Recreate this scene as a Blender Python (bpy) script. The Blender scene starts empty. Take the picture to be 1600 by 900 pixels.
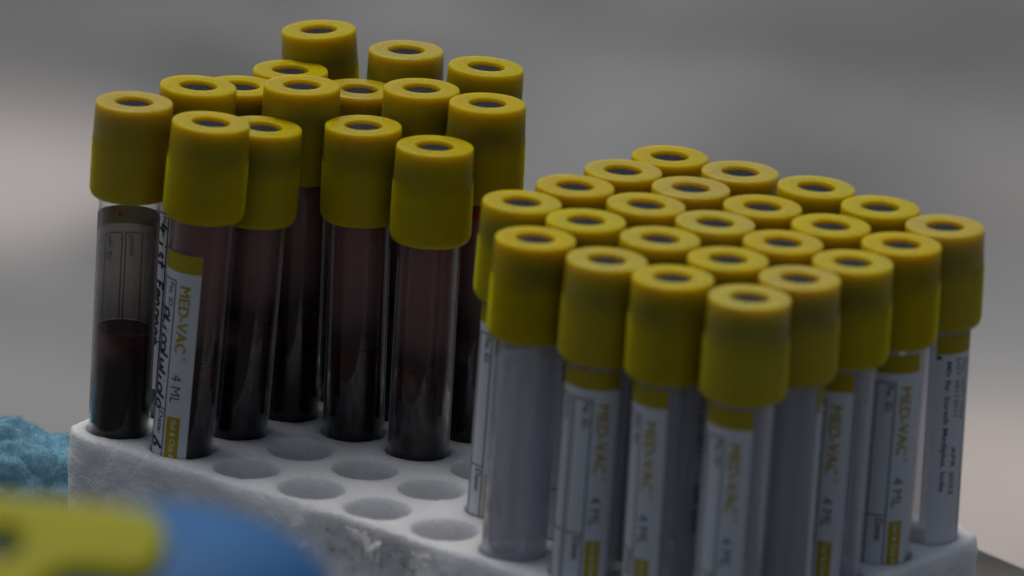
import bpy, bmesh, math, random
from math import radians, sin, cos, pi, sqrt
from mathutils import Vector, Matrix, Quaternion, noise
from mathutils.geometry import delaunay_2d_cdt

random.seed(11)
scene = bpy.context.scene
COL = scene.collection
MM = 0.001
Z0 = 0.80                      # top of the foam rack above the ground (metres)

# ------------------------------------------------------------------ camera
EL, ROLL, YAW = 0.29744, 0.05534, -0.64281
TGT = Vector((-0.00324, 0.13689, Z0))
DIST = 1.47658
FPX = 10028.6                  # focal length in pixels of the 1600 px wide photograph
FWD = Vector((0, cos(EL), -sin(EL)))
RIGHT0, UP0 = Vector((1, 0, 0)), Vector((0, sin(EL), cos(EL)))
CR = RIGHT0 * cos(ROLL) + UP0 * sin(ROLL)
CU = UP0 * cos(ROLL) - RIGHT0 * sin(ROLL)
EYE = TGT - FWD * DIST
cam_data = bpy.data.cameras.new('camera')
cam = bpy.data.objects.new('camera', cam_data)
COL.objects.link(cam)
cam.matrix_world = Matrix(((CR.x, CU.x, -FWD.x, EYE.x), (CR.y, CU.y, -FWD.y, EYE.y),
                           (CR.z, CU.z, -FWD.z, EYE.z), (0, 0, 0, 1)))
cam_data.sensor_width = 36
cam_data.lens = 36 * FPX / 1600
cam_data.clip_start, cam_data.clip_end = 0.05, 400
cam_data.dof.use_dof = True
cam_data.dof.focus_distance = (Vector((0, 0.040, Z0 + 0.04)) - EYE).dot(FWD)
cam_data.dof.aperture_fstop = 13.0
scene.camera = cam

# ------------------------------------------------------------------ sky, sun, exposure
SUN_AZ, SUN_EL = radians(-28), radians(66)      # azimuth from +Y (away from camera) towards +X
world = bpy.data.worlds.new('World')
scene.world = world
world.use_nodes = True
wn = world.node_tree.nodes
wn.clear()
wo = wn.new('ShaderNodeOutputWorld'); bg = wn.new('ShaderNodeBackground'); sky = wn.new('ShaderNodeTexSky')
sky.sky_type = 'NISHITA'; sky.sun_disc = False
sky.sun_elevation = SUN_EL; sky.sun_rotation = SUN_AZ
sky.air_density = 1.0; sky.dust_density = 3.0; sky.ozone_density = 1.0
hs = wn.new('ShaderNodeHueSaturation'); hs.inputs['Saturation'].default_value = 0.75   # overcast: the blue is washed out
world.node_tree.links.new(sky.outputs[0], hs.inputs['Color'])
world.node_tree.links.new(hs.outputs[0], bg.inputs[0])
world.node_tree.links.new(bg.outputs[0], wo.inputs[0])
bg.inputs[1].default_value = 0.062
sl = bpy.data.lights.new('sun', 'SUN')
sl.energy = 1.5; sl.angle = radians(45); sl.color = (1.0, 0.985, 0.95)
sun = bpy.data.objects.new('sun', sl); COL.objects.link(sun)
sd = Vector((sin(SUN_AZ) * cos(SUN_EL), cos(SUN_AZ) * cos(SUN_EL), sin(SUN_EL)))
sun.rotation_euler = (-sd).to_track_quat('-Z', 'Y').to_euler()
sun.location = (0, 0, 3)
vs = scene.view_settings
vs.view_transform = 'Standard'; vs.look = 'None'; vs.gamma = 1; vs.use_curve_mapping = False
vs.exposure = -0.06
cy = scene.cycles
cy.use_denoising = True
cy.max_bounces = 10; cy.transparent_max_bounces = 96; cy.diffuse_bounces = 4; cy.glossy_bounces = 4
cy.transmission_bounces = 6
cy.caustics_reflective = False; cy.caustics_refractive = False
cy.sample_clamp_indirect = 4

# ------------------------------------------------------------------ pixel <-> place
def ray(px, py):
    return (FWD + CR * ((px - 800) / FPX) + CU * ((450 - py) / FPX))
def on_z(px, py, z):
    d = ray(px, py); return EYE + d * ((z - EYE.z) / d.z)
def on_y(px, py, y):
    d = ray(px, py); return EYE + d * ((y - EYE.y) / d.y)
PITCH = 0.0177
GA = Vector((cos(YAW), sin(YAW), 0)); GB = Vector((-sin(YAW), cos(YAW), 0))
def grid(i, j, z=Z0):
    p = GA * ((i - 4.5) * PITCH) + GB * ((j - 2) * PITCH); p.z = z; return p

# ------------------------------------------------------------------ node helpers
def new_mat(name):
    m = bpy.data.materials.new(name); m.use_nodes = True
    nt = m.node_tree; nt.nodes.clear()
    out = nt.nodes.new('ShaderNodeOutputMaterial')
    return m, nt, out
def N(nt, t, **kw):
    n = nt.nodes.new('ShaderNode' + t)
    for k, v in kw.items():
        if k in n.inputs: n.inputs[k].default_value = v
        else: setattr(n, k, v)
    return n
def L(nt, a, b): nt.links.new(a, b)
def ramp(nt, stops):
    r = nt.nodes.new('ShaderNodeValToRGB')
    e = r.color_ramp.elements
    while len(e) < len(stops): e.new(0.5)
    for k, (p, c) in enumerate(stops):
        e[k].position = p; e[k].color = (*c, 1) if len(c) == 3 else c
    return r
def simple(name, col, rough=0.5, spec=0.5, var=0.0, scale=300, bump=0.0, bscale=900):
    m, nt, out = new_mat(name)
    p = N(nt, 'BsdfPrincipled', **{'Roughness': rough, 'Specular IOR Level': spec})
    p.inputs['Base Color'].default_value = (*col, 1)
    tc = N(nt, 'TexCoord')
    if var:
        nz = N(nt, 'TexNoise', Scale=scale, Detail=3.0); L(nt, tc.outputs['Object'], nz.inputs['Vector'])
        r = ramp(nt, [(0.3, tuple(c * (1 - var) for c in col)), (0.7, tuple(min(1, c * (1 + var)) for c in col))])
        L(nt, nz.outputs[0], r.inputs[0]); L(nt, r.outputs[0], p.inputs['Base Color'])
    if bump:
        nb = N(nt, 'TexNoise', Scale=bscale, Detail=2.0); L(nt, tc.outputs['Object'], nb.inputs['Vector'])
        b = N(nt, 'Bump', Strength=bump, Distance=0.0003); L(nt, nb.outputs[0], b.inputs['Height']); L(nt, b.outputs[0], p.inputs['Normal'])
    L(nt, p.outputs[0], out.inputs[0])
    return m

# ------------------------------------------------------------------ materials
def mat_cap():
    m, nt, out = new_mat('yellow_plastic')
    p = N(nt, 'BsdfPrincipled', **{'Roughness': 0.33, 'Subsurface Weight': 0.92, 'Subsurface Scale': 0.008, 'IOR': 1.42, 'Specular IOR Level': 0.2})
    p.inputs['Subsurface Radius'].default_value = (1.0, 0.72, 0.05)
    tc = N(nt, 'TexCoord'); sep = N(nt, 'SeparateXYZ'); L(nt, tc.outputs['Object'], sep.inputs[0])
    # grey stopper flange glimpsed through the translucent wall
    mr = N(nt, 'MapRange'); mr.inputs['From Min'].default_value = 0.010; mr.inputs['From Max'].default_value = 0.0206
    L(nt, sep.outputs['Z'], mr.inputs['Value'])
    band = ramp(nt, [(0.0, (0, 0, 0)), (0.36, (1, 1, 1)), (0.58, (1, 1, 1)), (0.86, (0, 0, 0))])
    band.color_ramp.interpolation = 'B_SPLINE'
    L(nt, mr.outputs[0], band.inputs[0])
    oi = N(nt, 'ObjectInfo')
    hue = ramp(nt, [(0.0, (0.50, 0.345, 0.001)), (0.5, (0.49, 0.36, 0.001)), (1.0, (0.48, 0.375, 0.003))])
    L(nt, oi.outputs['Random'], hue.inputs[0])
    nz = N(nt, 'TexNoise', Scale=220.0, Detail=4.0); L(nt, tc.outputs['Object'], nz.inputs['Vector'])
    nr = ramp(nt, [(0.3, (0.93, 0.93, 0.93)), (0.7, (1, 1, 1))]); L(nt, nz.outputs[0], nr.inputs[0])
    mul = N(nt, 'MixRGB', blend_type='MULTIPLY', Fac=1.0); L(nt, hue.outputs[0], mul.inputs[1]); L(nt, nr.outputs[0], mul.inputs[2])
    mf = N(nt, 'Math', operation='MULTIPLY'); L(nt, band.outputs[0], mf.inputs[0]); mf.inputs[1].default_value = 0.85
    off = N(nt, 'VectorMath', operation='SCALE'); off.inputs[0].default_value = (3.1, 1.7, 0.0); L(nt, oi.outputs['Random'], off.inputs['Scale'])
    ad = N(nt, 'VectorMath', operation='ADD'); L(nt, tc.outputs['Object'], ad.inputs[0]); L(nt, off.outputs[0], ad.inputs[1])
    bn = N(nt, 'TexNoise', Scale=60.0, Detail=1.0); L(nt, ad.outputs[0], bn.inputs['Vector'])
    br = ramp(nt, [(0.30, (0.35,) * 3), (0.70, (0.9,) * 3)]); L(nt, bn.outputs[0], br.inputs[0])
    mf2 = N(nt, 'Math', operation='MULTIPLY'); L(nt, mf.outputs[0], mf2.inputs[0]); L(nt, br.outputs[0], mf2.inputs[1])
    mx = N(nt, 'MixRGB'); L(nt, mf2.outputs[0], mx.inputs[0]); L(nt, mul.outputs[0], mx.inputs[1])
    mx.inputs[2].default_value = (0.085, 0.085, 0.03, 1)
    sr = ramp(nt, [(0.0, (0.08,) * 3), (0.7, (0.2,) * 3), (1.0, (0.6,) * 3)])
    fr_ = N(nt, 'Math', operation='FRACT'); m7 = N(nt, 'Math', operation='MULTIPLY'); L(nt, oi.outputs['Random'], m7.inputs[0]); m7.inputs[1].default_value = 7.3
    L(nt, m7.outputs[0], fr_.inputs[0]); L(nt, fr_.outputs[0], sr.inputs[0]); L(nt, sr.outputs[0], p.inputs['Specular IOR Level'])
    L(nt, mx.outputs[0], p.inputs['Base Color'])
    # moulding marks: fine smears and turning rings
    nb = N(nt, 'TexNoise', Scale=1400.0, Detail=3.0); L(nt, tc.outputs['Object'], nb.inputs['Vector'])
    b = N(nt, 'Bump', Strength=0.22, Distance=0.0002); L(nt, nb.outputs[0], b.inputs['Height']); L(nt, b.outputs[0], p.inputs['Normal'])
    rr = ramp(nt, [(0.35, (0.22,) * 3), (0.65, (0.45,) * 3)]); L(nt, nz.outputs[0], rr.inputs[0]); L(nt, rr.outputs[0], p.inputs['Roughness'])
    L(nt, p.outputs[0], out.inputs[0])
    return m

def mat_tube(name, tint, base_reflect=0.05, rough=0.05, milk=0.0):
    """thin clear wall: straight-through transmission plus Schlick reflection, slightly scuffed"""
    m, nt, out = new_mat(name)
    lw = N(nt, 'LayerWeight', Blend=0.5)
    pw = N(nt, 'Math', operation='POWER'); L(nt, lw.outputs['Facing'], pw.inputs[0]); pw.inputs[1].default_value = 3.4
    ma = N(nt, 'Math', operation='MULTIPLY_ADD'); L(nt, pw.outputs[0], ma.inputs[0]); ma.inputs[1].default_value = 0.75; ma.inputs[2].default_value = base_reflect
    tr = N(nt, 'BsdfTransparent'); tr.inputs[0].default_value = (*tint, 1)
    gl = N(nt, 'BsdfGlossy', Roughness=rough); gl.inputs[0].default_value = (0.95, 0.96, 1, 1)
    tc = N(nt, 'TexCoord'); mp = N(nt, 'Mapping'); mp.inputs['Scale'].default_value = (1, 1, 0.06)
    L(nt, tc.outputs['Object'], mp.inputs[0])
    nb = N(nt, 'TexNoise', Scale=500.0, Detail=2.0); L(nt, mp.outputs[0], nb.inputs['Vector'])
    b = N(nt, 'Bump', Strength=0.12, Distance=0.0002); L(nt, nb.outputs[0], b.inputs['Height']); L(nt, b.outputs[0], gl.inputs['Normal'])
    if True:   # haze in the plastic: barely seen face-on, painted whiter edge-on to imitate bright edge lines
        pe = N(nt, 'Math', operation='POWER'); L(nt, lw.outputs['Facing'], pe.inputs[0]); pe.inputs[1].default_value = 7.0
        pm = N(nt, 'Math', operation='MULTIPLY_ADD'); L(nt, pe.outputs[0], pm.inputs[0]); pm.inputs[1].default_value = 0.42; pm.inputs[2].default_value = milk
        df = N(nt, 'BsdfTranslucent'); df.inputs[0].default_value = (0.84, 0.83, 0.92, 1)
        d2 = N(nt, 'BsdfDiffuse'); d2.inputs[0].default_value = (0.84, 0.83, 0.92, 1)
        m2 = N(nt, 'MixShader', Fac=0.5); L(nt, df.outputs[0], m2.inputs[1]); L(nt, d2.outputs[0], m2.inputs[2])
        m1 = N(nt, 'MixShader'); L(nt, pm.outputs[0], m1.inputs[0]); L(nt, tr.outputs[0], m1.inputs[1]); L(nt, m2.outputs[0], m1.inputs[2]); base = m1
    ms = N(nt, 'MixShader'); L(nt, ma.outputs[0], ms.inputs[0]); L(nt, base.outputs[0], ms.inputs[1]); L(nt, gl.outputs[0], ms.inputs[2])
    L(nt, ms.outputs[0], out.inputs[0])
    return m

def mat_film(name='blood_film', cols=((0.84, 0.70, 0.66), (0.74, 0.54, 0.50), (0.62, 0.38, 0.35)), dif=(0.37, 0.185, 0.18), fac=0.52):
    """smear of blood clinging to the inside of the wall"""
    m, nt, out = new_mat(name)
    tc = N(nt, 'TexCoord'); mp = N(nt, 'Mapping'); mp.inputs['Scale'].default_value = (1, 1, 0.16); L(nt, tc.outputs['Object'], mp.inputs[0])
    oi = N(nt, 'ObjectInfo'); va = N(nt, 'VectorMath', operation='ADD'); L(nt, mp.outputs[0], va.inputs[0]); L(nt, oi.outputs['Random'], va.inputs[1])
    nz = N(nt, 'TexNoise', Scale=260.0, Detail=4.0); L(nt, va.outputs[0], nz.inputs['Vector'])
    r = ramp(nt, [(0.3, cols[0]), (0.55, cols[1]), (0.75, cols[2])]); L(nt, nz.outputs[0], r.inputs[0])
    tr = N(nt, 'BsdfTransparent'); L(nt, r.outputs[0], tr.inputs[0])
    # thicker and darker just above the settled blood, thinning out upwards
    sp = N(nt, 'SeparateXYZ'); L(nt, tc.outputs['Generated'], sp.inputs[0])
    wob = N(nt, 'Math', operation='MULTIPLY_ADD'); L(nt, nz.outputs[0], wob.inputs[0]); wob.inputs[1].default_value = -0.18; L(nt, sp.outputs['Z'], wob.inputs[2])
    df = N(nt, 'BsdfDiffuse'); dc = ramp(nt, [(0.0, tuple(c * 0.10 for c in dif)), (0.14, tuple(c * 0.45 for c in dif)), (0.42, dif)])
    L(nt, wob.outputs[0], dc.inputs[0]); L(nt, dc.outputs[0], df.inputs[0])
    fc = ramp(nt, [(0.0, (min(1, fac * 1.9),) * 3), (0.35, (fac,) * 3)]); L(nt, wob.outputs[0], fc.inputs[0])
    ms = N(nt, 'MixShader'); L(nt, fc.outputs[0], ms.inputs[0]); L(nt, tr.outputs[0], ms.inputs[1]); L(nt, df.outputs[0], ms.inputs[2])
    L(nt, ms.outputs[0], out.inputs[0])
    return m

def mat_blood():
    m, nt, out = new_mat('blood')
    p = N(nt, 'BsdfPrincipled', **{'Roughness': 0.3, 'Specular IOR Level': 0.12})
    tc = N(nt, 'TexCoord'); sep = N(nt, 'SeparateXYZ'); L(nt, tc.outputs['Generated'], sep.inputs[0])
    nz = N(nt, 'TexNoise', Scale=160.0, Detail=3.0); L(nt, tc.outputs['Object'], nz.inputs['Vector'])
    ad = N(nt, 'Math', operation='MULTIPLY_ADD'); L(nt, nz.outputs[0], ad.inputs[0]); ad.inputs[1].default_value = 0.10; L(nt, sep.outputs['Z'], ad.inputs[2])
    r = ramp(nt, [(0.0, (0.0075, 0.0065, 0.0065)), (0.82, (0.008, 0.005, 0.005)), (0.94, (0.035, 0.005, 0.005)), (1.0, (0.075, 0.008, 0.008))])
    L(nt, ad.outputs[0], r.inputs[0]); L(nt, r.outputs[0], p.inputs['Base Color'])
    L(nt, p.outputs[0], out.inputs[0])
    return m

def mat_foam():
    m, nt, out = new_mat('polystyrene')
    p = N(nt, 'BsdfPrincipled', **{'Roughness': 0.42, 'Subsurface Weight': 0.9, 'Subsurface Scale': 0.0055, 'Specular IOR Level': 0.5})
    p.inputs['Subsurface Radius'].default_value = (1, 1, 1)
    tc = N(nt, 'TexCoord')
    dn = N(nt, 'TexNoise', Scale=120.0, Detail=2.0); L(nt, tc.outputs['Object'], dn.inputs['Vector'])
    mxv = N(nt, 'MixRGB', Fac=0.006); L(nt, tc.outputs['Object'], mxv.inputs[1]); L(nt, dn.outputs['Color'], mxv.inputs[2])
    v = N(nt, 'TexVoronoi', feature='SMOOTH_F1', Scale=520.0); v.inputs['Smoothness'].default_value = 0.35; L(nt, mxv.outputs[0], v.inputs['Vector'])
    dirt = N(nt, 'TexNoise', Scale=38.0, Detail=5.0); L(nt, tc.outputs['Object'], dirt.inputs['Vector'])
    dr = ramp(nt, [(0.35, (0.90, 0.90, 0.905)), (0.62, (0.95, 0.955, 0.965))]); L(nt, dirt.outputs[0], dr.inputs[0])
    L(nt, dr.outputs[0], p.inputs['Base Color'])
    fine = N(nt, 'TexNoise', Scale=1500.0, Detail=3.0); L(nt, tc.outputs['Object'], fine.inputs['Vector'])
    b1 = N(nt, 'Bump', Strength=0.7, Distance=0.0007, invert=True); L(nt, v.outputs['Distance'], b1.inputs['Height'])
    b2 = N(nt, 'Bump', Strength=0.95, Distance=0.0008); L(nt, fine.outputs[0], b2.inputs['Height']); L(nt, b1.outputs[0], b2.inputs['Normal'])
    L(nt, b2.outputs[0], p.inputs['Normal'])
    L(nt, p.outputs[0], out.inputs[0])
    return m

def mat_paper():
    m, nt, out = new_mat('label_paper')
    d = N(nt, 'BsdfPrincipled', **{'Roughness': 0.45, 'Specular IOR Level': 0.3}); d.inputs['Base Color'].default_value = (0.87, 0.88, 0.92, 1)
    t = N(nt, 'BsdfTranslucent'); t.inputs[0].default_value = (0.74, 0.73, 0.74, 1)
    ms = N(nt, 'MixShader', Fac=0.36); L(nt, d.outputs[0], ms.inputs[1]); L(nt, t.outputs[0], ms.inputs[2])
    L(nt, ms.outputs[0], out.inputs[0])
    return m

def mat_rubber():
    m, nt, out = new_mat('grey_rubber')
    d = N(nt, 'BsdfDiffuse'); g = N(nt, 'BsdfGlossy', Roughness=0.22)
    tc = N(nt, 'TexCoord'); nz = N(nt, 'TexNoise', Scale=700.0, Detail=3.0); L(nt, tc.outputs['Object'], nz.inputs['Vector'])
    r = ramp(nt, [(0.3, (0.022, 0.024, 0.030)), (0.7, (0.040, 0.043, 0.052))]); L(nt, nz.outputs[0], r.inputs[0]); L(nt, r.outputs[0], d.inputs[0])
    ms = N(nt, 'MixShader', Fac=0.022); L(nt, d.outputs[0], ms.inputs[1]); L(nt, g.outputs[0], ms.inputs[2]); L(nt, ms.outputs[0], out.inputs[0])
    return m

def mat_ink(name, col, tr):
    m, nt, out = new_mat(name)
    d = N(nt, 'BsdfPrincipled', **{'Roughness': 0.5, 'Specular IOR Level': 0.2}); d.inputs['Base Color'].default_value = (*col, 1)
    t = N(nt, 'BsdfTranslucent'); t.inputs[0].default_value = (*col, 1)
    ms = N(nt, 'MixShader', Fac=tr); L(nt, d.outputs[0], ms.inputs[1]); L(nt, t.outputs[0], ms.inputs[2]); L(nt, ms.outputs[0], out.inputs[0])
    return m

def mat_ground():
    m, nt, out = new_mat('patchy_pavement')
    p = N(nt, 'BsdfPrincipled', Roughness=0.85)
    tc = N(nt, 'TexCoord')
    nz = N(nt, 'TexNoise', Scale=3.6, Detail=3.0, Roughness=0.5); L(nt, tc.outputs['Object'], nz.inputs['Vector'])
    base = ramp(nt, [(0.30, (0.105, 0.107, 0.102)), (0.5, (0.190, 0.188, 0.180)), (0.70, (0.30, 0.292, 0.278))]); L(nt, nz.outputs[0], base.inputs[0])
    cur = base.outputs[0]
    wob = N(nt, 'TexNoise', Scale=2.6, Detail=3.0); L(nt, tc.outputs['Object'], wob.inputs['Vector'])
    wv = N(nt, 'VectorMath', operation='SUBTRACT'); L(nt, wob.outputs['Color'], wv.inputs[0]); wv.inputs[1].default_value = (0.5, 0.5, 0.5)
    wsz = N(nt, 'VectorMath', operation='SCALE'); L(nt, wv.outputs[0], wsz.inputs[0]); wsz.inputs['Scale'].default_value = 0.25
    wad = N(nt, 'VectorMath', operation='ADD'); L(nt, tc.outputs['Object'], wad.inputs[0]); L(nt, wsz.outputs[0], wad.inputs[1])
    # sunlit patches painted into the paving colour, among pale and dark blotches: (centre pixel, half extents in m, colour, strength)
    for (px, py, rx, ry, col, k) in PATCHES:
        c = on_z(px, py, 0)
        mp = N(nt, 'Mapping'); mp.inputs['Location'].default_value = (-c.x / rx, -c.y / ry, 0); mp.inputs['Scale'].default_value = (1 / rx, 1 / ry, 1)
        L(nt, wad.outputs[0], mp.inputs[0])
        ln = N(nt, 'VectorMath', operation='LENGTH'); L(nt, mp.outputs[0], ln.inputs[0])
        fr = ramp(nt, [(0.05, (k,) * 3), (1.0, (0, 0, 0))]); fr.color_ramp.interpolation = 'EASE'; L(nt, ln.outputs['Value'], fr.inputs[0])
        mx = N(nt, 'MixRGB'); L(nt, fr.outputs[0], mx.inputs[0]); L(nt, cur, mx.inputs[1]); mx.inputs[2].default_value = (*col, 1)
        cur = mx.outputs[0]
    L(nt, cur, p.inputs['Base Color'])
    g = N(nt, 'TexNoise', Scale=60.0, Detail=4.0); L(nt, tc.outputs['Object'], g.inputs['Vector'])
    b = N(nt, 'Bump', Strength=0.4, Distance=0.01); L(nt, g.outputs[0], b.inputs['Height']); L(nt, b.outputs[0], p.inputs['Normal'])
    L(nt, p.outputs[0], out.inputs[0])
    return m
SUNLIT, PALE, DARK = (0.60, 0.54, 0.50), (0.34, 0.335, 0.325), (0.125, 0.126, 0.118)
PATCHES = [  # beige entries are sunlight painted into the ground colour
    (-20, 240, 0.15, 0.34, (0.66, 0.57, 0.53), 1.0), (60, 320, 0.12, 0.26, SUNLIT, 0.4),
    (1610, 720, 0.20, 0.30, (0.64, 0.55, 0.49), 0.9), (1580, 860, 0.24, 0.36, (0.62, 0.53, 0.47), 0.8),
    (1600, 340, 0.12, 0.30, SUNLIT, 0.35), (60, 620, 0.20, 0.25, PALE, 0.8), (1540, 540, 0.25, 0.3, PALE, 0.7),
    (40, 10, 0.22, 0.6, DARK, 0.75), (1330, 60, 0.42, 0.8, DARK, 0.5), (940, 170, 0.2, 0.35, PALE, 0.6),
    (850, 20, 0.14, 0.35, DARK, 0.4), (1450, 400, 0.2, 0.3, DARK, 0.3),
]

M = dict(cap=mat_cap(), stopper=mat_rubber(),
         glass=mat_tube('clear_tube', (0.97, 0.975, 0.975), 0.02, 0.06, 0.0),
         glass_empty=mat_tube('scuffed_clear_tube', (0.95, 0.955, 0.965), 0.06, 0.07, 0.20),
         film=mat_film(), serum=mat_film('serum_film', ((0.84, 0.79, 0.75), (0.79, 0.73, 0.68), (0.72, 0.65, 0.60)), (0.26, 0.215, 0.195), 0.26), blood=mat_blood(), foam=mat_foam(), paper=mat_paper(),
         yellow_ink=mat_ink('yellow_print', (0.50, 0.38, 0.02), 0.3), black_ink=simple('black_print', (0.03, 0.03, 0.035), 0.5, 0.3),
         white_ink=simple('white_print', (0.7, 0.68, 0.5), 0.5, 0.3), pen=simple('pen_ink', (0.012, 0.012, 0.016), 0.45, 0.3),
         red=simple('blood_drop', (0.30, 0.012, 0.012), 0.2, 0.5),
         redband=simple('red_residue', (0.32, 0.01, 0.012), 0.3, 0.5, 0.3, 700),
         wood=simple('weathered_wood', (0.105, 0.10, 0.085), 0.75, 0.3, 0.45, 40, 0.6, 150),
         chenille=simple('chenille', (0.22, 0.43, 0.54), 0.95, 0.1, 0.28, 90),
         fuzz=simple('chenille_fibre', (0.36, 0.58, 0.68), 0.9, 0.1, 0.2, 120),
         bluep=simple('blue_plastic', (0.03, 0.13, 0.32), 0.6, 0.25, 0.12, 30),
         yellowp=simple('yellow_moulded_plastic', (0.44, 0.41, 0.012), 0.55, 0.25, 0.1, 30),
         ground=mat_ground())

# ------------------------------------------------------------------ mesh helpers
def mesh_of(name, verts, faces, mat, smooth=True):
    me = bpy.data.meshes.new(name); me.from_pydata([tuple(v) for v in verts], [], faces); me.update()
    me.materials.append(mat)
    if smooth: me.polygons.foreach_set('use_smooth', [True] * len(me.polygons))
    return me
def outward(me):
    bm = bmesh.new(); bm.from_mesh(me); bmesh.ops.recalc_face_normals(bm, faces=bm.faces[:]); bm.to_mesh(me); bm.free(); me.update()
    return me
def obj(name, me, parent=None, loc=None):
    o = bpy.data.objects.new(name, me); COL.objects.link(o)
    if parent is not None: o.parent = parent
    if loc is not None: o.location = loc
    return o
def tag(o, label, cat, group=None, kind=None):
    if label: o['label'] = label
    if cat: o['category'] = cat
    if group: o['group'] = group
    if kind: o['kind'] = kind
    return o
def lathe(name, prof, mat, seg=64, rib=None, close=False, smooth=True):
    """prof: list of (r, z) in mm.  rib(z) -> alternating radial amplitude in mm."""
    V, F = [], []
    n = len(prof); rows = []
    for (r, z) in prof:
        if r < 1e-6:
            rows.append([len(V)]); V.append((0, 0, z * MM)); continue
        row = []
        for k in range(seg):
            a = 2 * pi * k / seg; rr = r + (rib(z) * (1 if k % 2 else -1) if rib else 0)
            row.append(len(V)); V.append((rr * cos(a) * MM, rr * sin(a) * MM, z * MM))
        rows.append(row)
    for q in range(n if close else n - 1):
        A, B = rows[q], rows[(q + 1) % n]
        for k in range(seg):
            k2 = (k + 1) % seg
            if len(A) == 1 and len(B) == 1: break
            if len(A) == 1: F.append((A[0], B[k2], B[k]))
            elif len(B) == 1: F.append((A[k], A[k2], B[0]))
            else: F.append((A[k], A[k2], B[k2], B[k]))
    return outward(mesh_of(name, V, F, mat, smooth))

# ------------------------------------------------------------------ ground
gs = 80
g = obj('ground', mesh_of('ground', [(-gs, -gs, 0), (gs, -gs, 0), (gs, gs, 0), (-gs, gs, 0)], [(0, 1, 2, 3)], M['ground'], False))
tag(g, 'grey patchy pavement far behind the rack', None, kind='structure')

# ------------------------------------------------------------------ table under the rack (its far corner shows past the rack end)
ZT = Z0 - 0.042
pc, pr, pl = on_z(1010, 648, ZT), on_z(1590, 893, ZT), on_z(60, 925, ZT)
ex = (pr - pc).normalized()
ey = Vector((ex.y, -ex.x, 0))
if ey.dot(pl - pc) < 0: ey = -ey
table = obj('wooden_table', None, None, (pc.x, pc.y, 0))
tag(table, 'weathered dark wooden table carrying the white foam rack', 'table')
bw, nb = 0.098, 8
TLX = 0.62
for k in range(nb):
    bm = bmesh.new(); bmesh.ops.create_cube(bm, size=1)
    o0 = k * (bw + 0.004)
    for v in bm.verts:
        a, b, c = v.co
        p = ex * ((a + 0.5) * TLX + random.uniform(-.0, .004)) + ey * (o0 + (b + 0.5) * bw)
        v.co = (p.x, p.y, ZT + (c - 0.5) * 0.022)
    bmesh.ops.bevel(bm, geom=bm.edges[:], offset=0.0025, segments=2, affect='EDGES')
    me = bpy.data.meshes.new('plank'); bm.to_mesh(me); bm.free(); me.materials.append(M['wood'])
    obj('plank', me, table)
def box_mesh(name, c, hx, hy, z0, z1, mat):
    V = [Vector((c.x, c.y, 0)) + ex * sx * hx + ey * sy * hy + Vector((0, 0, z)) for z in (z0, z1) for sx, sy in ((-1, -1), (1, -1), (1, 1), (-1, 1))]
    return mesh_of(name, V, [(3, 2, 1, 0), (4, 5, 6, 7), (0, 1, 5, 4), (1, 2, 6, 5), (2, 3, 7, 6), (3, 0, 4, 7)], mat, False)
TW = nb * (bw + 0.004)
for a in (0.05, TLX - 0.05):
    for b in (0.05, TW - 0.05):
        obj('leg', box_mesh('leg', ex * a + ey * b, 0.022, 0.022, 0.0, ZT - 0.0222, M['wood']), table)

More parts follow.
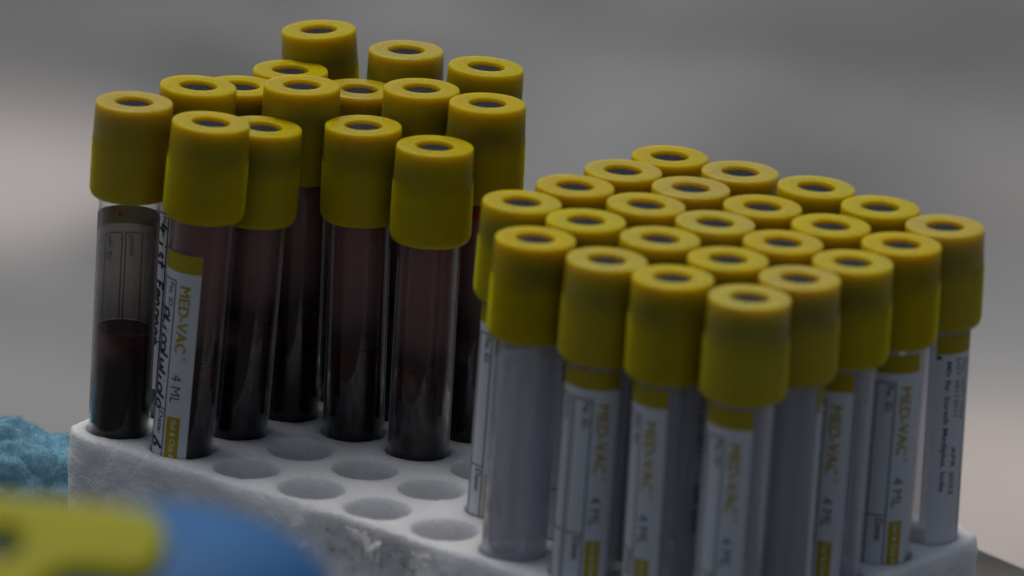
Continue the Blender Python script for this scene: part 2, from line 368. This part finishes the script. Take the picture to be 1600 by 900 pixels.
# ------------------------------------------------------------------ foam rack
def build_foam():
    TH = 0.042
    hx, hy, rc = (4.5 + 0.545) * PITCH, (2 + 0.545) * PITCH, 0.0074
    HR, HD = 0.00702, 0.0255
    # outline (rounded rectangle), counter-clockwise
    out2, nrm = [], []
    def seg(p, q, n):
        step = max(1, int((q - p).length / 0.0008))
        for k in range(step): out2.append(p + (q - p) * k / step); nrm.append(n)
    cs = [(hx - rc, hy - rc, 0), (-hx + rc, hy - rc, 90), (-hx + rc, -hy + rc, 180), (hx - rc, -hy + rc, 270)]
    prev = None
    for q, (cx, cy_, a0) in enumerate(cs):
        for k in range(14):
            a = radians(a0 + 90 / 14 * k); d = Vector((cos(a), sin(a))); out2.append(Vector((cx, cy_)) + d * rc); nrm.append(d)
        a = radians(a0 + 90); d = Vector((cos(a), sin(a))); nx = cs[(q + 1) % 4]
        seg(Vector((cx, cy_)) + d * rc, Vector((nx[0], nx[1])) + d * rc, d)
    NO = len(out2)
    edge_r = 0.0013
    inset = [p - n * edge_r for p, n in zip(out2, nrm)]
    SEG = 40
    pts = [p.copy() for p in inset]; edges = [(k, (k + 1) % NO) for k in range(NO)]
    centres = []
    RIM = 0.00035
    for i in range(10):
        for j in range(5):
            c = Vector(((i - 4.5) * PITCH, (j - 2) * PITCH)); centres.append(c)
            s = len(pts)
            for k in range(SEG):
                a = 2 * pi * k / SEG; pts.append(c + Vector((cos(a), sin(a))) * (HR + RIM))
            edges += [(s + k, s + (k + 1) % SEG) for k in range(SEG)]
    y = -hy + 0.003
    st = 0.0013
    while y < hy - 0.0025:
        x = -hx + 0.003
        while x < hx - 0.0025:
            p = Vector((x + random.uniform(-.4, .4) * st, y + random.uniform(-.4, .4) * st))
            if min((p - c).length for c in centres) > HR + RIM + 0.0005 and abs(p.x) < hx - 0.0028 and abs(p.y) < hy - 0.0028 and \
               not (abs(p.x) > hx - rc and abs(p.y) > hy - rc and (Vector((abs(p.x), abs(p.y))) - Vector((hx - rc, hy - rc))).length > rc - 0.003):
                pts.append(p)
            x += st
        y += st
    v2, e2, f2, ov, oe, of = delaunay_2d_cdt(pts, edges, [], 0, 1e-7)
    idx = {}
    for new, olds in enumerate(ov):
        for o in olds: idx[o] = new
    V = [Vector((p.x, p.y, 0)) for p in v2]
    F = []
    for f in f2:
        c = sum((v2[k] for k in f), Vector((0, 0))) / len(f)
        if abs((v2[f[1]] - v2[f[0]]).cross(v2[f[2]] - v2[f[0]])) < 4e-9: continue
        if min((c - q).length for q in centres) < HR + RIM * 0.93: continue
        d = Vector((max(0, abs(c.x) - (hx - rc)), max(0, abs(c.y) - (hy - rc))))
        if d.x > 0 and d.y > 0 and d.length > rc - edge_r + 1e-5: continue
        if abs(c.x) > hx - edge_r or abs(c.y) > hy - edge_r: continue
        F.append(tuple(f))
    # holes
    for h, c in enumerate(centres):
        ring = [idx[NO + h * SEG + k] for k in range(SEG)]
        for (r, z) in ((HR + 0.0001, -0.00012), (HR, -0.0004), (HR - 0.00003, -0.004), (HR - 0.0001, -0.012), (HR - 0.0003, -HD), (0.002, -HD)):
            nr = []
            for k in range(SEG):
                a = 2 * pi * k / SEG; nr.append(len(V)); V.append(Vector((c.x + cos(a) * r, c.y + sin(a) * r, z)))
            for k in range(SEG): F.append((ring[k], nr[k], nr[(k + 1) % SEG], ring[(k + 1) % SEG]))
            ring = nr
        F.append(tuple(ring[::-1]))
    # sides: rounded top edge, then down in fine steps
    prof = [(edge_r * (1 - sin(radians(t))), -edge_r * (1 - cos(radians(t)))) for t in (15, 30, 45, 60, 75, 90)]
    z = -edge_r
    while z > -TH + 0.0008: z -= 0.0008; prof.append((0.0, z))
    ring = [idx[k] for k in range(NO)]
    for (ins, z) in prof:
        nr = []
        for k in range(NO): p = out2[k] - nrm[k] * ins; nr.append(len(V)); V.append(Vector((p.x, p.y, z)))
        for k in range(NO): F.append((ring[k], ring[(k + 1) % NO], nr[(k + 1) % NO], nr[k]))
        ring = nr
    F.append(tuple(ring[::-1]))
    # wear: handled edges, crumbled bead pits, one broken-out chip on the long near side, a torn far corner
    chip = Vector(((on_z(512, 822, Z0) - grid(4.5, 2)).dot(GA), -hy, -0.0062))
    chip2 = Vector((chip.x + 0.014, -hy, -0.0085))
    torn = Vector((hx, hy, 0))
    for v in V:
        p = v * 1.0
        dx_, dy_ = hx - abs(p.x), hy - abs(p.y)
        de = min(dx_, dy_)
        if dx_ < rc and dy_ < rc: de = rc - Vector((rc - dx_, rc - dy_)).length
        inhole = p.z < -0.0001 and de > 0.0021
        if inhole:
            if p.z > -0.0003: v.z += 0.0002 * noise.noise(p * 900)
            continue
        bead = abs(noise.noise(p * 420)) ; low = noise.noise(p * 55); mid = noise.noise(p * 190 + Vector((7, 3, 1)))
        w = max(0.0, 1 - de / 0.0023)
        v.z += (1 - w) * (0.00030 * low + 0.00022 * mid - 0.00028 * bead)
        if w > 0:
            nx = Vector((0, 0, 0))
            if dx_ < rc and dy_ < rc: nx = Vector((math.copysign(rc - dx_, p.x), math.copysign(rc - dy_, p.y), 0))
            elif dx_ < dy_: nx.x = math.copysign(1, p.x)
            else: nx.y = math.copysign(1, p.y)
            if nx.length > 0: nx.normalize()
            amt = 0.0007 * low + 0.0005 * mid - 0.0006 * bead
            edge = max(0, 1 + p.z / 0.004)
            amt -= edge * min(1, max(0, noise.noise(p * 120 + Vector((3, 9, 4))) * 2.2)) * 0.0005
            for (cc, rr, dep) in ((chip, 0.0105, 0.0062), (chip2, 0.0085, 0.0050)):
                d = Vector(((p.x - cc.x) / 1.25, p.y - cc.y, p.z - cc.z)).length / rr
                d += 0.35 * noise.noise(p * 330)
                if d < 1: amt -= min(1, max(0.25, -p.z / 0.004)) * dep * (1 - d) ** 0.5 * (0.45 + 1.1 * abs(noise.noise(p * 500 + Vector((1, 2, 3)))))
                if 0.25 < d < 1.15 and p.z < cc.z - 0.001: amt += 0.0034 * abs(noise.noise(p * 380 + Vector((5, 1, 8)))) * (1 - abs(d - 0.7) / 0.45)
            v += nx * amt * w
        dt = (Vector((p.x, p.y, 0)) - torn).length
        if dt < 0.012 and p.z > -0.006:
            v.z += (1 - dt / 0.012) * (0.0016 * noise.noise(p * 300) + 0.0004)
    me = outward(mesh_of('foam_rack', V, F, M['foam']))
    o = obj('foam_rack', me)
    o.location = (0, 0, Z0); o.rotation_euler = (0, 0, YAW)
    tag(o, 'white polystyrene foam rack with round holes and a chipped side', 'rack')
    return o
build_foam()

# ------------------------------------------------------------------ tube parts (mm, z = 0 at the tube's round bottom)
R_T, CAPZ, CAPH = 6.5, 64.0, 20.6
TOTAL = CAPZ + CAPH
def rib(z): return 0.13 if 1.6 < z < 12.6 else 0.0
cap_prof = [(6.85, 12.0), (6.8, 6.0), (6.75, 0.9), (6.95, 0.25), (7.4, 0.0), (7.85, 0.12), (8.2, 0.5), (8.38, 1.0), (8.46, 1.7),
            (8.46, 4.0), (8.44, 7.0), (8.40, 10.0), (8.36, 12.5), (8.34, 13.5), (8.29, 15.0), (8.22, 17.0), (8.16, 19.0), (8.14, 19.95), (8.10, 20.28),
            (8.0, 20.47), (7.82, 20.57), (7.5, 20.6), (6.0, 20.56), (4.25, 20.6), (4.12, 20.57), (4.04, 20.48), (4.0, 20.3), (3.97, 18.9), (3.95, 17.6), (6.9, 17.6)]
ME_CAP = lathe('cap', cap_prof, M['cap'], 176, rib, close=True)
ME_STOP = lathe('stopper', [(0, 20.12), (1.2, 20.1), (2.2, 20.02), (3.0, 19.86), (3.6, 19.55), (3.9, 19.1), (3.9, 17.2), (6.7, 17.2), (6.7, 13.2), (5.4, 12.8), (5.2, 6.5), (4.0, 6.0), (2.0, 8.5), (0, 8.8)], M['stopper'], 40)
hemi = [(R_T * sin(radians(a)), R_T - R_T * cos(radians(a))) for a in range(0, 91, 15)]
ri = R_T - 0.34
hemi_i = [(ri * sin(radians(a)), R_T - ri * cos(radians(a))) for a in range(90, -1, -15)]
tube_prof = hemi + [(R_T, 20), (R_T, 40), (R_T, 62), (R_T, 75), (ri, 75), (ri, 62), (ri, 40), (ri, 20)] + hemi_i
ME_TUBE = lathe('tube_wall', tube_prof, M['glass'], 56)
ME_TUBE_E = lathe('tube_wall', tube_prof, M['glass_empty'], 56)
R_B = ri - 0.02
def blood_mesh(level):
    pr = [(R_B * sin(radians(a)), R_T - R_B * cos(radians(a))) for a in range(0, 91, 15)]
    pr += [(R_B, level * 0.6), (R_B, level), (R_B - 0.25, level - 0.35), (R_B - 0.9, level - 0.6), (0, level - 0.65)]
    return lathe('blood', pr, M['blood'], 48)
def film_mesh(level, top, mt='film'): return lathe('blood_film', [(R_B, level + 0.15), (R_B, top)], M[mt], 48)

# ---- label: s = mm to the left of its right edge, t = mm below its top
R_L = R_T + 0.07
LAB_W, LAB_H = 22.4, 45.0
def wrap(s, t, lift=0.0):
    a = -s / R_L; r = (R_L + lift) * MM
    return (r * sin(a), -r * cos(a), -t * MM)
def patch(name, s0, s1, t0, t1, lift, mat, thick=0.0, smooth=True):
    n = max(2, int((s1 - s0) / 0.8)); V, F = [], []
    for k in range(n + 1):
        s = s0 + (s1 - s0) * k / n
        V += [wrap(s, t0, lift), wrap(s, t1, lift)]
    for k in range(n): F.append((2 * k, 2 * k + 1, 2 * k + 3, 2 * k + 2))
    return V, F
def join(parts):
    V, F = [], []
    for v, f in parts:
        o = len(V); V += v; F += [tuple(i + o for i in q) for q in f]
    return V, F
def text2d(txt, size, bold=0.0):
    cu = bpy.data.curves.new('print', 'FONT'); cu.body = txt; cu.size = size; cu.offset = bold; cu.resolution_u = 3
    o = bpy.data.objects.new('print', cu); COL.objects.link(o)
    dg = bpy.context.evaluated_depsgraph_get(); me = bpy.data.meshes.new_from_object(o.evaluated_get(dg))
    bm = bmesh.new(); bm.from_mesh(me)
    y0, y1 = min(v.co.y for v in bm.verts), max(v.co.y for v in bm.verts)
    for k in range(1, 4):
        bmesh.ops.bisect_plane(bm, geom=bm.verts[:] + bm.edges[:] + bm.faces[:], plane_co=(0, y0 + (y1 - y0) * k / 4, 0), plane_no=(0, 1, 0))
    bm.verts.index_update()
    P = [(v.co.x, v.co.y) for v in bm.verts]; F = [tuple(v.index for v in f.verts) for f in bm.faces]
    bm.free(); bpy.data.objects.remove(o); bpy.data.curves.remove(cu); bpy.data.meshes.remove(me)
    return P, F
def text_lab(txt, s_base, t0, length, height, bold=0.0, lift=0.035):
    """reads downwards, letter tops to the right; stretched to length x height mm"""
    P, F = text2d(txt, 1.0, bold)
    x0, x1 = min(p[0] for p in P), max(p[0] for p in P); y0, y1 = min(p[1] for p in P), max(p[1] for p in P)
    return [wrap(s_base - (p[1] - y0) / (y1 - y0) * height, t0 + (p[0] - x0) / (x1 - x0) * length, lift) for p in P], F
def stroke(pts, width, lift=0.045):
    """pts in label (s, t) mm -> ribbon"""
    V, F = [], []
    fine_ = []
    for a, b in zip(pts, pts[1:]):
        m_ = max(1, int(sqrt((b[0] - a[0]) ** 2 + (b[1] - a[1]) ** 2) / 0.35))
        fine_ += [(a[0] + (b[0] - a[0]) * q / m_, a[1] + (b[1] - a[1]) * q / m_) for q in range(m_)]
    pts = fine_ + [pts[-1]]
    n = len(pts)
    for k, (s, t) in enumerate(pts):
        a, b = pts[max(0, k - 1)], pts[min(n - 1, k + 1)]
        d = Vector((b[0] - a[0], b[1] - a[1])); d = d.normalized() if d.length > 1e-9 else Vector((1, 0))
        w = width * (0.56 if 0 < k < n - 1 else 0.46)
        V += [wrap(s - d.y * w, t + d.x * w, lift), wrap(s + d.y * w, t - d.x * w, lift)]
    for k in range(n - 1): F.append((2 * k, 2 * k + 1, 2 * k + 3, 2 * k + 2))
    return V, F
def arc(cx, cy_, rx, ry, a0, a1, n=9):
    return [(cx + rx * cos(radians(a0 + (a1 - a0) * k / n)), cy_ + ry * sin(radians(a0 + (a1 - a0) * k / n))) for k in range(n + 1)]
GLY = {  # hand-drawn letters in a 1 x 1 box, x to the right, y up
    'p': [[(0.1, 0.75), (0.15, -0.3)], arc(0.42, 0.45, 0.32, 0.3, 150, -150)],
    'D': [[(0.15, 0.0), (0.2, 1.0)], arc(0.2, 0.5, 0.55, 0.5, 90, -90)],
    'L': [[(0.2, 1.0), (0.12, 0.05), (0.7, 0.1)]],
    'i': [[(0.3, 0.6), (0.25, 0.0)], [(0.33, 0.85), (0.36, 0.92)]],
    'c': [arc(0.45, 0.35, 0.33, 0.35, 50, 310)],
    'o': [arc(0.42, 0.35, 0.32, 0.36, 80, 440)],
    'l': [[(0.35, 1.0), (0.25, 0.0), (0.45, 0.05)]],
    'u': [[(0.1, 0.65), (0.14, 0.15), (0.38, 0.02), (0.6, 0.2), (0.66, 0.65), (0.68, 0.0)]],
    '1': [[(0.38, 1.0), (0.28, 0.0)]],
    '0': [arc(0.42, 0.45, 0.3, 0.46, 80, 440)],
    '6': [[(0.62, 1.0), (0.3, 0.62), (0.18, 0.3)] + arc(0.42, 0.26, 0.26, 0.26, 170, 500)],
    '4': [[(0.3, 1.0), (0.1, 0.4), (0.8, 0.42)], [(0.6, 0.75), (0.52, 0.0)]],
    's': [[(0.62, 0.6), (0.3, 0.66), (0.2, 0.45), (0.55, 0.3), (0.5, 0.05), (0.1, 0.05)]],
    't': [[(0.4, 1.0), (0.3, 0.1), (0.55, 0.02)], [(0.1, 0.66), (0.7, 0.68)]],
    'F': [[(0.2, 0.0), (0.26, 1.0), (0.8, 1.0)], [(0.22, 0.55), (0.65, 0.56)]],
    'e': [[(0.15, 0.35), (0.7, 0.42)] + arc(0.43, 0.36, 0.3, 0.33, 20, 320)],
    'n': [[(0.12, 0.65), (0.14, 0.0), (0.14, 0.4), (0.4, 0.66), (0.62, 0.5), (0.64, 0.0)]],
    'a': [arc(0.4, 0.33, 0.3, 0.33, 40, 340) + [(0.7, 0.6), (0.72, 0.0)]],
    ' ': [],
}
def hand(txt, s_base, t0, size, adv, width):
    out = []; t = t0
    for k, ch in enumerate(txt):
        for st in GLY[ch]:
            jit = random.uniform(-.05, .05)
            out.append(stroke([(s_base - (y + jit + 0.18 * 0) * size, t + (x + 0.15 * y) * size * 0.95) for x, y in st], width))
        t += adv * random.uniform(0.85, 1.12)
    return join(out)
def box_lines(s0, s1, t0, t1, w=0.14, lift=0.03):
    P = [patch('', s0 - w, s0 + w, t0, t1, lift, None), patch('', s1 - w, s1 + w, t0, t1, lift, None), patch('', s0, s1, t0 - w, t0 + w, lift + 0.003, None)]
    return P
def LM(name, VF, mat): return mesh_of(name, VF[0], VF[1], mat, True)

lab_v, lab_f = patch('label', 0, LAB_W, 0, LAB_H, 0, None)
ME_LABEL = LM('label', (lab_v, lab_f), M['paper'])
ME_BAND = LM('colour_band', patch('', 0, LAB_W, 0.0, 4.0, 0.02, None), M['yellow_ink'])
ME_BLOCK = LM('colour_block', patch('', 1.9, 4.9, 35.6, LAB_H, 0.02, None), M['yellow_ink'])
PRINTS = [
    ('brand_print', join([text_lab('MED-VAC', 4.5 - 0.07 * q, 6.8 + 0.11 * q, 14.5, 2.35, -0.003, 0.035 + 0.002 * q) for q in range(3)]), 'yellow_ink'), ('trademark_print', text_lab('®', 2.6, 22.2, 0.95, 0.95, 0.03), 'yellow_ink'),
    ('volume_print', text_lab('4 ML', 4.6, 26.2, 6.4, 2.2, -0.004), 'black_ink'), ('block_print', text_lab('Gel & Clot A', 3.85, 36.2, 8.6, 1.15, 0.01), 'white_ink'),
    ('form_lines', join(box_lines(5.6, 9.6, 6.0, LAB_H) + [patch('', 5.6, 9.6, 34.2, 34.45, 0.036, None)]), 'black_ink'),
    ('form_lines', join(box_lines(10.4, 14.0, 6.0, LAB_H) + [patch('', 10.4, 14.0, 34.2, 34.45, 0.033, None)]), 'black_ink'),
    ('patient_print', text_lab('Pat. ID:', 7.5, 6.6, 5.6, 1.4, 0.014), 'black_ink'), ('date_print', text_lab('Date:', 7.6, 35.0, 5.0, 1.5, 0.014), 'black_ink'),
    ('name_print', text_lab('Name:', 12.2, 6.6, 4.8, 1.3, 0.014), 'black_ink'),
    ('maker_print', text_lab('Mfg By: Suresh Mediplus, India', 20.4, 5.6, 28.0, 1.5, 0.018), 'black_ink'),
    ('lot_print', text_lab('LOT 20112011', 17.8, 5.0, 12.5, 1.2, 0.008), 'black_ink'), ('lot_print', text_lab('Exp. NOV 2022', 16.2, 5.4, 13.0, 1.2, 0.008), 'black_ink'),
    ('lot_print', text_lab('APR 2022', 17.8, 24.0, 10.5, 1.2, 0.012), 'black_ink')]
PRINTS = [(n_, LM(n_, vf, M[mt])) for n_, vf, mt in PRINTS]
ME_HAND = LM('handwriting', join([hand('pLicolulio1o', 9.2, 12.2, 2.9, 1.85, 0.62), hand('6', 9.3, 40.6, 3.4, 2.0, 0.7),
             hand('4 ist Fenonan', 13.2, 8.0, 2.7, 2.1, 0.58)]), M['pen'])
ME_MARK = LM('registration_mark', patch('', 21.2, 22.3, 4.3, 5.1, 0.03, None), M['black_ink'])

# blood drops on the bare glass under the cap of the corner tube
def drops_mesh():
    V, F = [], []
    for (s, t, r) in ((3.0, 1.3, 0.5), (1.8, 2.3, 0.65), (1.3, 2.2, 0.5), (0.3, 2.4, 0.22), (3.5, 1.4, 0.28)):
        o = len(V); V.append(wrap(s, t, 0.22))
        for ring in (0.6, 1.0):
            for k in range(10):
                a = 2 * pi * k / 10; rr = r * ring * random.uniform(0.8, 1.2); V.append(wrap(s + rr * cos(a), t + rr * sin(a) * 0.8, 0.16 if ring < 1 else -0.04))
        for k in range(10):
            k2 = (k + 1) % 10
            F.append((o, o + 1 + k, o + 1 + k2)); F.append((o + 1 + k, o + 11 + k, o + 11 + k2, o + 1 + k2))
    return mesh_of('blood_drops', V, F, M['red'])

# ------------------------------------------------------------------ placing a tube
ZAX = Vector((0, 0, 1))
def place_tube(name, label, cat, group, ij, top_px, alpha, lab_top=63.0, blood=None, extras=(), clear=False):
    base = grid(*ij)
    q = on_y(top_px[0], top_px[1], base.y)
    n = (q - base).normalized()
    root = obj(name, None)
    root.empty_display_size = 0.01
    root.rotation_mode = 'QUATERNION'
    root.rotation_quaternion = ZAX.rotation_difference(n) @ Quaternion(ZAX, radians(alpha))
    root.location = q - n * (TOTAL * MM)
    tag(root, label, cat, group)
    obj('tube_wall', ME_TUBE if blood else ME_TUBE_E, root)
    c = obj('cap', ME_CAP, root, (0, 0, CAPZ * MM))
    obj('stopper', ME_STOP, c)
    lb = obj('label', ME_LABEL, root, (0, 0, lab_top * MM))
    for nm, me in [('colour_band', ME_BAND), ('colour_block', ME_BLOCK), ('registration_mark', ME_MARK)] + PRINTS:
        obj(nm, me, lb)
    if blood:
        # blood = pixel row of the surface on the tube axis -> height along the axis
        lev = (on_y(top_px[0] - (blood - top_px[1]) * 0.055, blood, base.y) - root.location).dot(n) / MM
        obj('blood', blood_mesh(lev), root)
        obj('blood_film', film_mesh(lev, 60.0 if clear else CAPZ + 3, 'serum' if clear else 'film'), root)
    for (nm, me, on_label, dz) in extras:
        e_ = obj(nm, me, lb if on_label else root, None if on_label else (0, 0, dz * MM))
        if nm == 'blood_drops': e_.rotation_euler.z = -radians(alpha)
    return root

ORD = ['first', 'second', 'third', 'fourth', 'fifth']
# ---- empty tubes: (column, row) -> cap-top pixel, and the turn of the label
EMPTY = {
    (6, 0): ((837, 371), -84), (7, 0): ((949, 404), 42), (8, 0): ((1052, 432), 3), (9, 0): ((1172, 463), 21),
    (5, 1): ((816, 314), 12), (6, 1): ((916, 343), 80), (7, 1): ((1032, 371), -40), (8, 1): ((1138, 403), 120), (9, 1): ((1250, 433), -112),
    (5, 2): ((899, 289), -70), (6, 2): ((1010, 318), 30), (7, 2): ((1118, 346), 200), (8, 2): ((1224, 377), 10), (9, 2): ((1333, 408), 17),
    (5, 3): ((974, 265), 150), (6, 3): ((1080, 292), 60), (7, 3): ((1192, 321), -20), (8, 3): ((1299, 351), 90), (9, 3): ((1409, 380), 55),
    (5, 4): ((1047, 243), 0), (6, 4): ((1157, 267), 240), (7, 4): ((1276, 291), 130), (8, 4): ((1376, 322), 70), (9, 4): ((1477, 352), 190),
}
for (i, j), (tp, al) in EMPTY.items():
    place_tube('empty_sample_tube', 'empty yellow-capped tube in %s row from chipped foam side, %s from the rack end' % (ORD[j], ORD[9 - i]),
               'tube', 'empty capped tubes at one end of the rack', (i, j), tp, al)

# ---- blood tubes: (column, row) -> cap-top pixel, label turn, blood level row
BLOOD = {
    (0, 0): ((210, 158), -82, 512), (1, 0): ((330, 190), 10, 560), (1, 1): ((412, 197), -86, 492), (1, 2): ((472, 132), -80, 487),
    (2, 2): ((568, 195), -88, 535), (3, 2): ((680, 227), -82, 572), (3, 3): ((762, 160), -72, 520),
    (0, 1): ((310, 133), 55, 500), (0, 2): ((377, 133), -82, 480), (0, 3): ((454, 108), -82, 470), (0, 4): ((498, 45), -82, 430),
    (1, 3): ((562, 138), -82, 470), (1, 4): ((635, 77), -82, 450), (2, 3): ((659, 137), -82, 490), (2, 4): ((760, 103), -82, 470),
}
me_drop = drops_mesh()
me_res = lathe('red_residue', [(R_B + 0.06, 0.0), (R_B + 0.06, 2.2)], M['redband'], 40)
for (i, j), (tp, al, lev) in BLOOD.items():
    lab = 'blood tube with yellow cap, %s row from chipped foam side, %s from duster end' % (ORD[j], ORD[i])
    ex, lt, clear = [], 63.0, False
    if (i, j) == (1, 0):
        lab = 'blood tube whose handwritten white label faces out beside the chipped foam side'; lt = 57.0
        ex.append(('handwriting', ME_HAND, True, 0))
    if (i, j) == (0, 1): ex.append(('handwriting', ME_HAND, True, 0))
    if (i, j) == (0, 0):
        lab = 'blood tube with red drops under its cap, standing at the foam corner by duster'
        ex.append(('blood_drops', me_drop, False, CAPZ)); clear = True; lt = 60.0
    if (i, j) == (3, 3): ex.append(('red_residue', me_res, False, 60.4))
    if (i, j) == (1, 2): pass
    place_tube('blood_sample_tube', lab, 'tube', 'blood-filled capped tubes at one end of the rack', (i, j), tp, al, lt, lev, ex, clear)

# ------------------------------------------------------------------ light blue chenille duster beside the rack
def build_duster():
    c = Vector((-0.1265, 0.043, ZT))
    root = obj('chenille_duster', None, None, (c.x, c.y, ZT))
    tag(root, 'light blue fluffy chenille duster lying beside the foam rack', 'duster')
    rnd = random.Random(4)
    ax, ay, az = 0.036, 0.019, 0.0166
    core = bmesh.new(); bmesh.ops.create_icosphere(core, subdivisions=7, radius=1)
    FV, FF = [], []
    for v in core.verts:
        d = v.co.copy()
        p = Vector((d.x * ax, d.y * ay, d.z * az))
        n_ = Vector((d.x / ax, d.y / ay, d.z / az)).normalized()
        dist = noise.voronoi(p * 165 + Vector((0.4, 0.7, 0.1)) + noise.noise_vector(p * 120) * 0.45)[0]
        lump = 0.0034 * (0.7 - min(1.0, dist[0])) + 0.0006 * noise.noise(p * 420) + 0.0018 * noise.noise(p * 60)
        q = p + n_ * lump; q.z = max(q.z + az + 0.002, 0.0008)
        v.co = q
        if n_.y < 0.55 and n_.z > -0.6:
            for h in range(3):
                tip = q + (n_ * 0.8 + Vector((rnd.gauss(0, .7), rnd.gauss(0, .7), rnd.gauss(-.25, .6)))).normalized() * rnd.uniform(0.0005, 0.0014)
                if tip.z < 0.0006: continue
                b_ = q + Vector((rnd.gauss(0, 1), rnd.gauss(0, 1), rnd.gauss(0, 1))) * 0.00012
                sd_ = (tip - b_).cross(Vector((rnd.gauss(0, 1), rnd.gauss(0, 1), rnd.gauss(0, 1)))).normalized() * 0.00004
                n0 = len(FV); FV += [b_ - sd_, b_ + sd_, tip]; FF.append((n0, n0 + 1, n0 + 2))
    me = bpy.data.meshes.new('pad'); core.to_mesh(me); core.free(); me.materials.append(M['chenille'])
    me.polygons.foreach_set('use_smooth', [True] * len(me.polygons)); obj('pad', me, root)
    f = obj('fibres', mesh_of('fibres', FV, FF, M['fuzz'], False), root); f['kind'] = 'stuff'
build_duster()

# ------------------------------------------------------------------ blue bottle with a yellow looped handle, close to the camera
def build_bottle():
    dep = 1.0                                    # metres from the lens: well in front of the rack
    def at(px, py, d=dep): return EYE + ray(px, py) * d
    sc = dep / FPX                                 # metres per photo pixel at that distance
    c = at(266, 1000)
    z_sh = at(215, 792).z
    root = obj('plastic_bottle', None, None, (c.x, c.y, ZT))
    tag(root, 'blue plastic bottle with yellow hooked handle standing in front of foam rack', 'bottle')
    H = (z_sh - ZT) / MM
    Rb = 285 * sc / MM
    prof = [(0, 0), (Rb * 0.86, 0), (Rb * 0.96, 1.2), (Rb, 4), (Rb * 1.0, H - 30), (Rb * 0.99, H - 22), (Rb * 0.95, H - 14.5), (Rb * 0.86, H - 8.5), (Rb * 0.72, H - 4.6), (Rb * 0.55, H - 2.2), (Rb * 0.3, H - 0.6), (0, H)]
    obj('body', lathe('body', prof, M['bluep'], 96), root)
    # handle: a plate with a finger loop and a round eyelet, standing on the shoulder, facing the camera
    cu = bpy.data.curves.new('handle', 'CURVE'); cu.dimensions = '2D'; cu.fill_mode = 'BOTH'
    cu.extrude = 0.0010; cu.bevel_depth = 0.0014; cu.bevel_resolution = 3; cu.resolution_u = 8
    def poly(pts):
        s = cu.splines.new('POLY'); s.points.add(len(pts) - 1); s.use_cyclic_u = True
        for k, (x, y) in enumerate(pts): s.points[k].co = (x * sc, y * sc, 0, 1)
    def rrect(x0, x1, y0, y1, r):
        P = []
        for (cx, cy_, a0) in ((x1 - r, y1 - r, 0), (x0 + r, y1 - r, 90), (x0 + r, y0 + r, 180), (x1 - r, y0 + r, 270)):
            for k in range(9): a = radians(a0 + k * 11.25); P.append((cx + r * cos(a), cy_ + r * sin(a)))
        return P
    i_ = 0.0014 / sc
    def bend(cx, cy_, r, a0, a1): return [(cx + r * cos(radians(a0 + (a1 - a0) * k / 10)), cy_ + r * sin(radians(a0 + (a1 - a0) * k / 10))) for k in range(11)]
    rr_ = 52 - i_                                                      # origin at pixel (215, 778)
    poly(bend(0, -52, rr_, -90, 90) + bend(-290, -40 - i_, 40, 90, 180) + bend(-290, -240, 40, 180, 270) + bend(-180 - i_, -240, 40, 270, 360) + bend(-70, -174, 70 + i_, 180, 90))
    poly([(-200 + 44 * cos(2 * pi * k / 28), -76 + 34 * sin(2 * pi * k / 28)) for k in range(28)][::-1])   # eyelet
    to = bpy.data.objects.new('tmp', cu); COL.objects.link(to)
    me = bpy.data.meshes.new_from_object(to.evaluated_get(bpy.context.evaluated_depsgraph_get()))
    bpy.data.objects.remove(to)
    me.materials.clear(); me.materials.append(M['yellowp'])
    dh = dep - Rb * MM * 0.93 - 0.004
    org = at(215, 788, dh)
    k = dh / dep
    mw = Matrix(((CR.x, 0, 0, 0), (CR.y, 0, 0, 0), (CR.z, 0, 0, 0), (0, 0, 0, 1)))
    zax = Vector((0, -cos(radians(55)), sin(radians(55)))); xax = Vector((cos(0.0), 0, -0.05)).normalized(); yax = zax.cross(xax)
    for v in me.vertices:
        p = org + (xax * v.co.x + yax * (v.co.y / cos(radians(55) - EL))) * k + zax * (v.co.z - 0.0024)
        v.co = p - root.location
    me.update()
    obj('handle', me, root)
build_bottle()
